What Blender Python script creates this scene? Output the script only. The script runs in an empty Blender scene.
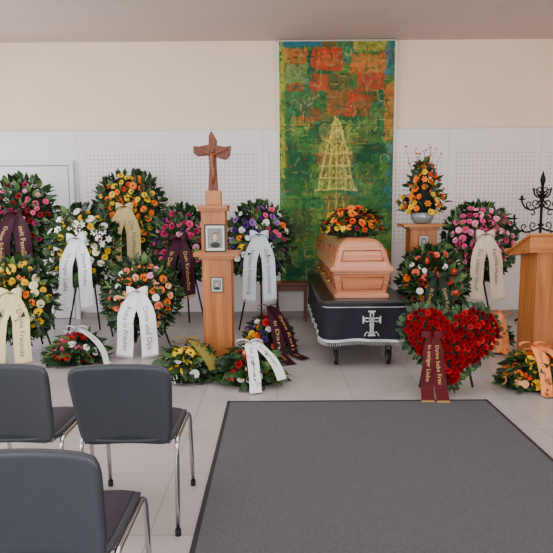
import bpy, math, random
import numpy as np
from mathutils import Matrix, Vector
rng = random.Random(7)
pi = math.pi

# ------------------------------------------------------------------ materials
def lin(c):
    c = c/255.0
    return c/12.92 if c <= 0.04045 else ((c+0.055)/1.055)**2.4
def rgb(t): return (lin(t[0]), lin(t[1]), lin(t[2]), 1.0)
MC = {}
def mat(name, col, rough=0.6, metal=0.0, noise=0.0, nscale=20, spec=0.4, trans=0.0, bump=0.0, sss=0.0):
    if name in MC: return MC[name]
    m = bpy.data.materials.new(name); m.use_nodes = True
    nt = m.node_tree; b = nt.nodes['Principled BSDF']
    b.inputs['Base Color'].default_value = rgb(col)
    b.inputs['Roughness'].default_value = rough
    b.inputs['Metallic'].default_value = metal
    b.inputs['Specular IOR Level'].default_value = spec
    b.inputs['Transmission Weight'].default_value = trans
    if noise > 0 or bump > 0:
        tc = nt.nodes.new('ShaderNodeTexCoord')
        n = nt.nodes.new('ShaderNodeTexNoise'); n.inputs['Scale'].default_value = nscale
        n.inputs['Detail'].default_value = 4
        nt.links.new(tc.outputs['Object'], n.inputs['Vector'])
        if noise > 0:
            r = nt.nodes.new('ShaderNodeValToRGB')
            c = rgb(col)
            r.color_ramp.elements[0].position = 0.3; r.color_ramp.elements[1].position = 0.7
            r.color_ramp.elements[0].color = (c[0]*(1-noise), c[1]*(1-noise), c[2]*(1-noise), 1)
            r.color_ramp.elements[1].color = (min(1, c[0]*(1+noise)), min(1, c[1]*(1+noise)), min(1, c[2]*(1+noise)), 1)
            nt.links.new(n.outputs['Fac'], r.inputs['Fac'])
            nt.links.new(r.outputs['Color'], b.inputs['Base Color'])
        if bump > 0:
            bp = nt.nodes.new('ShaderNodeBump'); bp.inputs['Strength'].default_value = bump
            bp.inputs['Distance'].default_value = 0.01
            nt.links.new(n.outputs['Fac'], bp.inputs['Height'])
            nt.links.new(bp.outputs['Normal'], b.inputs['Normal'])
    MC[name] = m
    return m

def wood(name, c1, c2, axis='Z', rough=0.4, scale=6, coat=0.0, mul=9):
    if name in MC: return MC[name]
    m = bpy.data.materials.new(name); m.use_nodes = True
    nt = m.node_tree; b = nt.nodes['Principled BSDF']
    b.inputs['Roughness'].default_value = rough
    b.inputs['Coat Weight'].default_value = coat; b.inputs['Coat Roughness'].default_value = .12
    tc = nt.nodes.new('ShaderNodeTexCoord'); mp = nt.nodes.new('ShaderNodeMapping')
    s = {'X': (0.6, mul, mul), 'Y': (mul, 0.6, mul), 'Z': (mul, mul, 0.6), 'XY': (.8, .8, mul)}[axis]
    mp.inputs['Scale'].default_value = s
    n = nt.nodes.new('ShaderNodeTexNoise'); n.inputs['Scale'].default_value = scale
    n.inputs['Detail'].default_value = 6; n.inputs['Distortion'].default_value = 0.6
    r = nt.nodes.new('ShaderNodeValToRGB')
    r.color_ramp.elements[0].position = 0.3; r.color_ramp.elements[1].position = 0.7
    r.color_ramp.elements[0].color = rgb(c1); r.color_ramp.elements[1].color = rgb(c2)
    nt.links.new(tc.outputs['Object'], mp.inputs['Vector'])
    nt.links.new(mp.outputs['Vector'], n.inputs['Vector'])
    nt.links.new(n.outputs['Fac'], r.inputs['Fac']); nt.links.new(r.outputs['Color'], b.inputs['Base Color'])
    MC[name] = m
    return m

# ------------------------------------------------------------------ mesh builder
class MB:
    def __init__(s): s.v = []; s.f = []; s.m = []; s.mats = []; s.n = 0
    def mi(s, m):
        if m not in s.mats: s.mats.append(m)
        return s.mats.index(m)
    def add(s, V, F, m):
        i = s.mi(m) if not isinstance(m, list) else None
        o = s.n
        V = np.asarray(V, float).reshape(-1, 3)
        s.v.append(V); s.n += len(V)
        for k, f in enumerate(F):
            s.f.append(tuple(o+a for a in f))
            s.m.append(i if i is not None else s.mi(m[k]))
    def box(s, c, d, m, R=None):
        x, y, z = d[0]/2, d[1]/2, d[2]/2
        V = np.array([(-x,-y,-z),(x,-y,-z),(x,y,-z),(-x,y,-z),(-x,-y,z),(x,-y,z),(x,y,z),(-x,y,z)])
        if R is not None: V = V @ np.array(R.to_3x3()).T
        V = V+np.array(c)
        s.add(V, [(0,3,2,1),(4,5,6,7),(0,1,5,4),(1,2,6,5),(2,3,7,6),(3,0,4,7)], m)
    def tube(s, pts, r, m, n=8, cap=True):
        pts = [Vector(p) for p in pts]; rr = r if isinstance(r, (list, tuple)) else [r]*len(pts)
        V = []; F = []
        up = None
        for i, p in enumerate(pts):
            t = (pts[min(i+1, len(pts)-1)]-pts[max(i-1, 0)]).normalized()
            if up is None:
                up = t.orthogonal().normalized()
            else:
                up = (up - t*up.dot(t)).normalized()
            b = t.cross(up)
            for k in range(n):
                a = 2*pi*k/n
                V.append(p+(up*math.cos(a)+b*math.sin(a))*rr[i])
        for i in range(len(pts)-1):
            for k in range(n):
                F.append((i*n+k, i*n+(k+1) % n, (i+1)*n+(k+1) % n, (i+1)*n+k))
        if cap:
            F.append(tuple(range(n-1, -1, -1))); F.append(tuple(range((len(pts)-1)*n, len(pts)*n)))
        s.add([tuple(v) for v in V], F, m)
    def lathe(s, prof, c, m, n=20, sc=(1, 1)):
        V = []; F = []
        for (r, z) in prof:
            for k in range(n):
                a = 2*pi*k/n; V.append((c[0]+r*math.cos(a)*sc[0], c[1]+r*math.sin(a)*sc[1], c[2]+z))
        for i in range(len(prof)-1):
            for k in range(n):
                F.append((i*n+k, i*n+(k+1) % n, (i+1)*n+(k+1) % n, (i+1)*n+k))
        F.append(tuple(range(n-1, -1, -1))); F.append(tuple(range((len(prof)-1)*n, len(prof)*n)))
        s.add(V, F, m)
    def grid(s, fn, nu, nv, m):
        V = []; F = []
        for i in range(nu+1):
            for j in range(nv+1):
                V.append(tuple(fn(i/nu, j/nv)))
        for i in range(nu):
            for j in range(nv):
                a = i*(nv+1)+j
                F.append((a, a+1, a+nv+2, a+nv+1))
        s.add(V, F, m)
    def obj(s, name, parent=None, smooth=False, bevel=0, loc=None, solid=0, sub=0):
        me = bpy.data.meshes.new(name)
        V = np.concatenate(s.v) if s.v else np.zeros((0, 3))
        me.from_pydata(V.tolist(), [], s.f)
        for m in s.mats: me.materials.append(m)
        me.polygons.foreach_set('material_index', s.m)
        if smooth: me.polygons.foreach_set('use_smooth', [True]*len(s.f))
        me.update()
        o = bpy.data.objects.new(name, me); bpy.context.collection.objects.link(o)
        if loc: o.location = loc
        if parent: o.parent = parent
        if solid:
            md = o.modifiers.new('solid', 'SOLIDIFY'); md.thickness = solid; md.offset = 0
        if bevel:
            md = o.modifiers.new('bev', 'BEVEL'); md.width = bevel; md.segments = 2; md.limit_method = 'ANGLE'
        if sub:
            md = o.modifiers.new('sub', 'SUBSURF'); md.levels = sub; md.render_levels = sub
        return o

def root(name, loc, rz=0):
    e = bpy.data.objects.new(name, None); bpy.context.collection.objects.link(e)
    e.location = loc; e.rotation_euler = (0, 0, rz); e.empty_display_size = 0.1
    return e

# ------------------------------------------------------------------ flowers
def petal(L, W, op, cup, droop, phi, nt=3, ns=2, prof='round', z0=0.0, r0=0.0):
    V = []
    for i in range(nt+1):
        t = i/nt
        if prof == 'round': w = W*(0.25+0.75*math.sin(pi*min(1, 0.12+0.72*t)))
        elif prof == 'point': w = W*math.sin(pi*(0.06+0.92*t))**0.8
        else: w = W*(0.35+0.65*math.sin(pi*(0.1+0.7*t)))
        for j in range(ns+1):
            q = -1+2*j/ns
            rad = r0+L*t*math.cos(op) ; h = z0+L*t*math.sin(op)-droop*L*t*t+cup*abs(q)*w
            V.append((rad*math.cos(phi)-q*w*math.sin(phi), rad*math.sin(phi)+q*w*math.cos(phi), h))
    F = []
    for i in range(nt):
        for j in range(ns):
            a = i*(ns+1)+j; F.append((a, a+ns+1, a+ns+2, a+1))
    return V, F
def build(parts):
    V = []; F = []; M = []
    for (v, f, k) in parts:
        o = len(V); V += v; F += [tuple(o+a for a in g) for g in f]; M += [k]*len(f)
    return np.array(V), F, M
def dome(r, h, z0, n=8, m=3):
    V = []; F = []
    for i in range(m):
        a = pi/2*i/m
        for k in range(n):
            b = 2*pi*k/n; V.append((r*math.cos(a)*math.cos(b), r*math.cos(a)*math.sin(b), z0+h*math.sin(a)))
    V.append((0, 0, z0+h))
    for i in range(m-1):
        for k in range(n): F.append((i*n+k, i*n+(k+1) % n, (i+1)*n+(k+1) % n, (i+1)*n+k))
    for k in range(n): F.append(((m-1)*n+k, (m-1)*n+(k+1) % n, len(V)-1))
    return V, F
def T_rose():
    P = []
    for (n, L, W, op, off) in [(6, 1.0, .55, .35, 0), (5, .85, .48, .75, .5), (5, .75, .36, 1.05, .2), (3, .68, .24, 1.3, .6)]:
        for k in range(n):
            v, f = petal(L, W, op, 0.25, 0.18, 2*pi*(k+off)/n); P.append((v, f, 0))
    v, f = dome(.18, .62, 0.0, 6, 3); P.append((v, f, 0))
    return build(P)
def T_rosebud():   # dense, closed, rounded rose as in the heart
    P = []
    for (n, L, W, op, off) in [(6, .95, .60, .55, 0), (5, .95, .52, .95, .5), (5, .88, .40, 1.18, .2), (4, .82, .30, 1.34, .6)]:
        for k in range(n):
            v, f = petal(L, W, op, 0.12, 0.10, 2*pi*(k+off)/n); P.append((v, f, 0))
    v, f = dome(.22, .72, 0.0, 6, 3); P.append((v, f, 0))
    return build(P)
def T_daisy():
    P = []
    for (n, L, W, op, off, z) in [(14, 1.0, .17, .12, 0, .02), (14, .8, .15, .35, .5, .05)]:
        for k in range(n):
            v, f = petal(L, W, op, 0.1, 0.12, 2*pi*(k+off)/n, 2, 2, 'flat', z); P.append((v, f, 0))
    v, f = dome(.28, .2, .08, 8, 3); P.append((v, f, 1))
    return build(P)
def T_mum():
    P = []
    for (n, L, W, op, off) in [(11, 1.0, .2, .15, 0), (11, .95, .2, .5, .5), (9, .85, .2, .85, .2), (7, .75, .18, 1.15, .6), (4, .7, .15, 1.4, .1)]:
        for k in range(n):
            v, f = petal(L, W, op, 0.2, 0.05, 2*pi*(k+off)/n, 2, 1, 'flat'); P.append((v, f, 0))
    return build(P)
def T_lily():
    P = []
    for k in range(6):
        v, f = petal(1.25, .28, .7, 0.25, 0.45, 2*pi*k/6, 4, 2, 'point'); P.append((v, f, 0))
    v, f = dome(.1, .6, 0, 5, 2); P.append((v, f, 1))
    return build(P)
def T_spray():
    P = []
    r2 = random.Random(3)
    for k in range(14):
        a = r2.random()*2*pi; b = r2.random()**.5*.9
        v, f = dome(.13, .16, .2+.4*r2.random(), 5, 2)
        v = [(x+b*math.cos(a), y+b*math.sin(a), z) for x, y, z in v]; P.append((v, f, 0))
    return build(P)
TPL = {'rose': T_rose(), 'bud': T_rosebud(), 'daisy': T_daisy(), 'mum': T_mum(), 'lily': T_lily(), 'spray': T_spray()}

FC = {'red': (186, 4, 22), 'dred': (124, 0, 16), 'hred': (150, 0, 18), 'hred2': (112, 0, 14), 'pink': (226, 80, 136), 'lpink': (242, 158, 188), 'magenta': (180, 20, 94),
      'white': (252, 250, 244), 'cream': (248, 232, 190), 'yellow': (250, 200, 20), 'orange': (246, 118, 4),
      'dorange': (220, 70, 6), 'salmon': (242, 122, 86), 'purple': (84, 36, 124), 'lilac': (160, 106, 190), 'brown': (90, 50, 15), 'peach': (250, 182, 130),
      'green': (120, 150, 60)}
def fm(c): return mat('petal_'+c, FC[c], 0.6 if not c.startswith('h') else .8, noise=0.18, nscale=30, spec=.4 if not c.startswith('h') else .15)
CENT = mat('flower_centre', (80, 48, 10), .8)
CENTY = mat('flower_centre_yellow', (220, 160, 20), .8)
LEAFS = [mat('leaf_dark', (24, 48, 24), .45, noise=.3), mat('leaf_mid', (42, 74, 34), .45, noise=.3),
         mat('leaf_light', (78, 106, 50), .5, noise=.25)]
LEAFD = mat('leaf_core', (14, 28, 14), .9)

def leaf_t(L, W, fold=.25, bend=.25):
    V = []
    N = 4
    for i in range(N+1):
        t = i/N; w = W*math.sin(pi*(0.04+0.93*t))**.9
        for q in (-1, 0, 1):
            V.append((L*t, q*w, fold*abs(q)*w-bend*L*t*t))
    F = []
    for i in range(N):
        for j in range(2):
            a = i*3+j; F.append((a, a+3, a+4, a+1))
    return np.array(V), F
LT = [leaf_t(1, .2), leaf_t(1, .28, .2, .4), leaf_t(1, .1, .2, .5)]
def frame_from(xdir, nrm):
    x = np.array(xdir, float); x /= np.linalg.norm(x)+1e-9
    z = np.array(nrm, float); z = z-x*np.dot(x, z); l = np.linalg.norm(z)
    z = z/l if l > 1e-6 else np.array([0, 0, 1.])
    y = np.cross(z, x)
    return np.stack([x, y, z], 1)
def rv(s): return np.array([rng.gauss(0, s), rng.gauss(0, s), rng.gauss(0, s)])
def put_flower(mb, p, n, r, kind, pm, cm):
    V, F, K = TPL[kind]
    n = np.array(n)+rv(.22); n /= np.linalg.norm(n)
    t = np.cross(n, rv(1)); M = frame_from(t, n)*r
    W = V @ M.T+np.array(p)
    mb.add(W, F, [pm if k == 0 else cm for k in K])
def put_leaf(mb, p, d, n, L, k=None):
    V, F = rng.choice(LT) if k is None else LT[k]
    M = frame_from(d, n)*L
    mb.add(V @ M.T+np.array(p), F, rng.choices(LEAFS, (5, 4, 1.3))[0])
def pick(pal):
    return rng.choices(pal, [q[2] for q in pal])[0]
def decorate(ml, mf, sampler, nl, ll, nf, fr, pal, outward, facc=None, lift=.02, zmin=None, gap=1.5):
    for _ in range(nl):
        p, n = sampler()
        d = np.array(outward(p))*1.0+n*.5+rv(.35)
        L = ll*rng.uniform(.6, 1.2)
        if zmin is not None:
            e = p+d/np.linalg.norm(d)*L
            if e[2] < zmin+.01: d = np.array([d[0], d[1], abs(d[2])*.2]); 
            if p[2] < zmin+.03: p = np.array([p[0], p[1], zmin+.03])
        put_leaf(ml, p, d, n+rv(.3), L, 0 if zmin is not None else None)
    pts = []
    tries = 0
    while len(pts) < nf and tries < nf*40:
        tries += 1
        p, n = sampler()
        if facc and not facc(p, n): continue
        kind, c, w, s = pick(pal)
        r = fr*s*rng.uniform(.8, 1.15)
        if any(np.linalg.norm(p-q) < (r+rq)*gap/2 for q, rq in pts): continue
        pts.append((p, r))
        cm = CENT if c in ('yellow', 'orange', 'dorange', 'salmon') else CENTY
        put_flower(mf, p+n*lift*rng.uniform(.3, 1.6), n, r, kind, fm(c), cm)

# ------------------------------------------------------------------ ribbons + text
def text_mesh(s):
    cu = bpy.data.curves.new('t', 'FONT'); cu.body = s; cu.size = 1; cu.resolution_u = 2
    ob = bpy.data.objects.new('t', cu); bpy.context.collection.objects.link(ob)
    dg = bpy.context.evaluated_depsgraph_get(); dg.update()
    me = bpy.data.meshes.new_from_object(ob.evaluated_get(dg))
    V = np.array([tuple(v.co) for v in me.vertices]); F = [tuple(p.vertices) for p in me.polygons]
    bpy.data.objects.remove(ob); bpy.data.curves.remove(cu); bpy.data.meshes.remove(me)
    return V, F
TXT = {}
def ribbon_strip(mb, f, m, tm, text, L, W, u0=.3, nu=24, fringe=None):
    mb.grid(lambda a, b: f(a, -1+2*b), nu, 6, m)
    if text:
        if text not in TXT: TXT[text] = text_mesh(text)
        V, F = TXT[text]
        ln = V[:, 0].max(); sc = min(.9*(1-u0)*L/ln, W*.46)
        out = []
        for v in V:
            u = u0+v[0]*sc/L; w = (v[1]-.3)*sc/(W/2)
            p = np.array(f(u, w)); pu = np.array(f(u+.01, w)); pw = np.array(f(u, w+.02))
            n = np.cross(pw-p, pu-p); n /= np.linalg.norm(n)+1e-9
            if n[1] > 0 or (abs(n[1]) < .2 and n[2] < 0): n = -n
            out.append(p+n*.003)
        mb.add(out, F, tm)
    if fringe is not None:
        for k in range(22):
            w = -1+2*(k+.5)/22
            p = np.array(f(1, w)); q = p+np.array([rng.gauss(0, .003), rng.gauss(0, .003)-.004, -.035])
            q[2] = max(q[2], .004)
            if q[2] < .03 and p[2] < .05: q = p+(p-np.array(f(.97, w)))*1.2
            mb.tube([p, q], .0022, fringe, 3, False)

RB = {'plum': (50, 8, 28), 'white': (232, 235, 238), 'gold': (196, 174, 116), 'cream': (222, 208, 156), 'ice': (200, 215, 225),
      'beige': (212, 196, 174), 'green': (26, 46, 34), 'olive': (132, 122, 56), 'orange': (240, 142, 80), 'dred': (78, 2, 14)}
def rm(c):
    dk = c in ('plum', 'dred', 'green')
    return mat('ribbon_'+c, RB[c], .55 if dk else .38, spec=.2 if dk else .45)
def ink(c):
    a = ('gold_ink', (200, 160, 96)) if c in ('plum', 'dred', 'green') else ('dark_ink', (110, 98, 78))
    return mat(a[0], a[1], .5)

BLACK = mat('stand_metal', (22, 22, 24), .45, .4)
def wreath(x, y, zc, rx, rz, pal, rib, nf=70, fr=.042, tilt=.16, rw=.115, rl=.7, texts=('In stiller Trauer', 'Deine Familie'), rz0=0, leafL=.11, cover=-.75, rdx=0.0, nl=620, r=None, zshift=.0):
    e = root('funeral_wreath', (x, y, 0), rz0)
    r = r or min(rx, rz)*.40
    R = rx-leafL*.35
    Rm = R-r
    sz = (rz-leafL*.35)/R
    Rt = np.array(Matrix.Rotation(-tilt, 3, 'X'))
    C = np.array([0, 0, zc])
    def tp(p): return Rt @ np.array(p)+C
    def S(th, ph):
        c, s_ = math.cos(th), math.sin(th)
        p = np.array([c*(Rm+r*math.cos(ph)), -r*.85*math.sin(ph), s_*(Rm+r*math.cos(ph))*sz])
        n = np.array([c*math.cos(ph), -math.sin(ph), s_*math.cos(ph)])
        return p, n
    core = MB()
    core.grid(lambda u, v: tp(S(2*pi*u, 2*pi*v)[0]), 36, 10, LEAFD)
    core.obj('straw_ring', e, True)
    ml, mf = MB(), MB()
    def smp():
        th = rng.uniform(0, 2*pi); ph = rng.uniform(-.5, pi*.95) if rng.random() < .75 else rng.uniform(-.5, .6)
        p, n = S(th, ph)
        return Rt @ p+C, Rt @ n
    def outw(p):
        q = p-C; l = np.linalg.norm(q)+1e-6
        return q/l*1.2+np.array([0, -.25, 0])
    def facc(p, n):
        q = Rt.T @ (p-C)
        rad = math.hypot(q[0], q[2]/sz)
        if Rt.T[1] @ n > -.15: return False
        if rad > R*.9: return False
        if q[2] < cover*rz and rng.random() < .8: return False
        if q[2] < -.1 and abs(q[0]-rdx) < rw*.9: return False
        return True
    decorate(ml, mf, smp, nl, leafL, nf, fr, pal, outw, facc, .03)
    ml.obj('foliage', e, False); mf.obj('blossoms', e, False)
    if rib:
        mr = MB(); m = rm(rib); im = ink(rib)
        fr_m = mat('ribbon_fringe_gold', (190, 155, 84), .5) if rib in ('plum', 'gold', 'cream', 'dred', 'green') else m
        for i, t in zip((-1, 1), texts):
            ph = rng.random()*6
            def f(u, w, i=i, ph=ph):
                k = min(1, .45+u*2.2)
                xx = rdx+i*(.03+rw*.42*min(1, u*2.5)+.03*u)+w*rw/2*k
                yy = -r-.045-.012*math.sin(7*u+ph)-.008*math.sin(3*w+5*u+ph)-.05*math.sin(pi*min(1, u*1.3))*.4
                zz = .05+zshift-rl*u+.015*w*i
                q = np.array([xx, yy, zz]); q = Rt @ q
                q = q+C
                q[2] = max(q[2], .008)
                return q
            ribbon_strip(mr, f, m, im, t, rl, rw, .22, fringe=fr_m)
        # bow
        for i in (-1, 1):
            def g(u, v, i=i):
                a = 2*pi*u
                q = np.array([rdx+i*(.055-.055*math.cos(a)), -r-.05-.03*math.sin(a)-.0, .06+zshift+.02*math.sin(a)+(v-.5)*.06*(1.1-math.cos(a))*.7])
                return Rt @ q+C
            mr.grid(g, 16, 4, m)
        mr.obj('condolence_ribbon', e, True)
    ms = MB()
    top = tp((0, r*.9, rz*.55)); top[1] = max(top[1], .05)
    hb = tp((0, r*.9, -rz*.45))
    for sx in (-1, 1):
        ms.tube([tuple(top), (sx*.27, .03+top[1]*.4, .012)], .011, BLACK)
    ms.tube([tuple(top), (0, top[1]+.30, .012)], .011, BLACK)
    k = (top[2]-hb[2])/max(top[2], .1)
    ms.tube([(-.27*k, hb[1]+.02, hb[2]), (.27*k, hb[1]+.02, hb[2])], .009, BLACK)
    for sx in (-1, 1):
        ms.tube([(sx*.27*k*.6, hb[1]+.02, hb[2]), (sx*.27*k*.6, hb[1]-.12, hb[2]+.02)], .008, BLACK)
    ms.obj('easel_stand', e)
    return e

def P(*a):  # (kind,colour,weight,scale)
    return [tuple(q) for q in a]

wreath(-3.06, 6.7, 1.38, .42, .52, P(('rose', 'dred', 3, 1), ('mum', 'magenta', 2, .9), ('rose', 'pink', 2, .9), ('spray', 'white', 2, .8), ('rose', 'lpink', 1, .8)), 'plum', rl=.68, rw=.19, texts=('Deine Schwester', 'mit Familie'), nf=60)
wreath(-2.206, 6.3, 1.10, .385, .44, P(('lily', 'white', 4, 1.2), ('rose', 'cream', 2, 1), ('mum', 'yellow', 3, 1), ('daisy', 'white', 4, 1.15)), 'white', rl=.74, rw=.145, texts=('In ewiger Liebe', 'Deine Kinder'), nf=80)
wreath(-1.867, 7.08, 1.44, .44, .54, P(('daisy', 'orange', 3, 1.2), ('daisy', 'yellow', 4, 1.1), ('rose', 'orange', 2, 1), ('rose', 'yellow', 2, .9), ('mum', 'dorange', 1, .8)), 'gold', rl=.76, rw=.17, texts=('Ein letzter Gruß', 'Die Nachbarn'), nf=70, nl=700)
wreath(-1.416, 5.75, .585, .385, .40, P(('rose', 'peach', 3, 1), ('rose', 'salmon', 3, 1), ('daisy', 'white', 3, 1), ('daisy', 'orange', 2, 1.1), ('rose', 'lpink', 2, 1)), 'white', rl=.64, rw=.165, texts=('Ruhe in Frieden', 'Oma und Opa'), nf=72)
wreath(-2.63, 5.6, .60, .38, .41, P(('daisy', 'yellow', 4, 1.2), ('daisy', 'orange', 3, 1.2), ('rose', 'cream', 2, 1), ('mum', 'yellow', 2, .9)), 'cream', rl=.68, rw=.17, texts=('Wir vermissen Dich', 'Deine Freunde'), nf=72)
wreath(-1.15, 6.7, 1.07, .35, .46, P(('rose', 'magenta', 4, 1), ('rose', 'pink', 3, 1), ('mum', 'purple', 1, .8), ('rose', 'lpink', 1, 1)), 'plum', rl=.66, rw=.15, texts=('In Dankbarkeit', 'Dein Kirchenchor'), nf=46, nl=650, cover=-.1)
wreath(-.197, 6.6, 1.11, .39, .45, P(('rose', 'white', 3, 1), ('daisy', 'yellow', 3, 1), ('mum', 'purple', 3, .9), ('rose', 'lilac', 2, 1), ('rose', 'pink', 1, 1), ('daisy', 'orange', 1, 1), ('rose', 'magenta', 1.5, .9)), 'ice', rl=.74, rw=.15, texts=('In lieber Erinnerung', 'Deine Geschwister'), nf=85)
wreath(2.37, 6.5, 1.10, .41, .44, P(('rose', 'lpink', 3, 1), ('rose', 'pink', 4, 1), ('daisy', 'lpink', 2, 1), ('mum', 'magenta', 1, .9)), 'beige', rl=.72, rw=.155, texts=('Ein letzter Gruß', 'Familie Huber'), nf=70, rz0=0.05)
wreath(1.70, 5.98, .69, .355, .37, P(('rose', 'dred', 3, 1), ('rose', 'orange', 3, 1), ('daisy', 'white', 2, .9), ('rose', 'salmon', 2, 1), ('daisy', 'red', 1.5, 1)), 'green', rl=.55, rw=.11, texts=('In Dankbarkeit', 'Deine Kollegen'), nf=72)

# ------------------------------------------------------------------ floor sprays
def spray(name, x, y, z, rx, ry, h, pal, nf=36, fr=.042, nl=260, leafL=.13, ribs=None, tall=0, dark=True, rz0=0):
    e = root(name, (x, y, z), rz0)
    core = MB()
    core.grid(lambda u, v: (rx*.8*math.cos(2*pi*u)*math.cos(pi/2*v), ry*.8*math.sin(2*pi*u)*math.cos(pi/2*v), .002+h*.8*math.sin(pi/2*v)), 24, 6, LEAFD)
    core.obj('moss_base', e, True)
    ml, mf = MB(), MB()
    def smp():
        a = rng.uniform(0, 2*pi); b = math.asin(rng.random()**.8)
        c = math.cos(b)
        p = np.array([rx*.82*math.cos(a)*c, ry*.82*math.sin(a)*c, h*.85*math.sin(b)+.01])
        n = np.array([math.cos(a)*c/rx, math.sin(a)*c/ry, math.sin(b)/h]); n /= np.linalg.norm(n)
        return p, n
    def outw(p):
        q = np.array([p[0], p[1], .0]); l = np.linalg.norm(q)+1e-6
        return q/l
    decorate(ml, mf, smp, nl, leafL, nf, fr, pal, outw, lambda p, n: p[2] > h*.18, .025, 0.0)
    ml.obj('foliage', e); mf.obj('blossoms', e)
    if ribs:
        mr = MB()
        for (c, dx, dy, sx, L, w, t) in ribs:   # direction of fall (dx,dy), start offset sx
            d = np.array([dx, dy, 0.]); d /= np.linalg.norm(d); s = np.array([-d[1], d[0], 0])
            if s[0] < 0: s = -s
            ph = rng.random()*6
            rr = abs(d[0])*rx+abs(d[1])*ry
            def f(u, q, d=d, s=s, ph=ph, L=L, w=w, sx=sx, rr=rr):
                l = L*u
                if l < rr*1.05:
                    k = l/(rr*1.05); zz = h*1.02*math.cos(k*pi/2)**.7+.055
                else: zz = .012
                hor = d*min(l, 99)+s*(sx*(.3+.9*u)+q*w/2*min(1, .4+2.5*u))
                zz = max(zz*(1-.0*u), .012)+.008*math.sin(8*u+ph)+.006
                return hor+np.array([0, 0, zz])
            ribbon_strip(mr, f, rm(c), ink(c), t, L, w, .3)
        for i in (-1, 1):
            mr.grid(lambda u, v, i=i: (i*(.06-.06*math.cos(2*pi*u)), -.02+(v-.5)*.05, h+.06+.03*math.sin(2*pi*u)), 14, 3, rm(ribs[0][0]))
        mr.obj('condolence_ribbon', e, True)
    return e

spray('floral_spray', -2.0, 5.4, 0, .27, .24, .27, P(('rose', 'red', 4, 1), ('rose', 'white', 2, 1), ('rose', 'pink', 3, 1), ('daisy', 'salmon', 1, 1)), nf=48, ribs=[('white', .8, -.35, .0, .40, .08, 'In Liebe')])
spray('floral_spray', -.80, 4.80, 0, .27, .19, .29, P(('daisy', 'yellow', 4, 1.2), ('rose', 'yellow', 2, 1), ('rose', 'white', 2, 1), ('spray', 'white', 1, 1), ('mum', 'lilac', .7, .7)), nf=46, ribs=[('olive', .9, -.35, 0.0, .34, .08, None), ('olive', .75, -.6, .0, .32, .08, None)])
spray('floral_spray', -.24, 4.70, 0, .28, .22, .29, P(('daisy', 'white', 2, 1), ('rose', 'red', 3, 1), ('rose', 'salmon', 2, 1), ('rose', 'peach', 1, 1)), nf=44, nl=340, ribs=[('white', .25, -.8, -.03, .36, .10, 'Für immer'), ('white', .6, -.7, .05, .36, .10, 'im Herzen')])
spray('floral_spray', -.09, 5.8, 0, .28, .25, .40, P(('rose', 'red', 3, 1), ('rose', 'orange', 2, 1), ('mum', 'purple', 2, .9), ('daisy', 'white', 3, 1), ('rose', 'yellow', 2, 1), ('rose', 'pink', 1, 1)), nf=64, leafL=.09, ribs=[('plum', .36, -1.0, .0, .66, .12, 'In Dankbarkeit'), ('plum', .7, -.9, .02, .58, .11, 'Deine Kollegen')])
spray('floral_spray', 2.13, 4.50, 0, .27, .19, .30, P(('rose', 'orange', 4, 1.15), ('daisy', 'dorange', 2, 1), ('rose', 'yellow', 1, 1), ('rose', 'peach', 1, 1)), nf=44, nl=320, leafL=.11, ribs=[('orange', .1, -1, .0, .30, .10, 'Mach es gut'), ('orange', .55, -.8, .05, .30, .10, None)])
spray('floral_spray', 2.33, 5.75, 0, .15, .13, .34, P(('rose', 'orange', 3, 1), ('rose', 'peach', 2, 1), ('daisy', 'dorange', 1, 1)), nf=18, nl=110, leafL=.08, ribs=[('orange', .2, -.8, -.03, .30, .12, None), ('orange', -.3, -.8, .0, .26, .10, None)])

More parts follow.
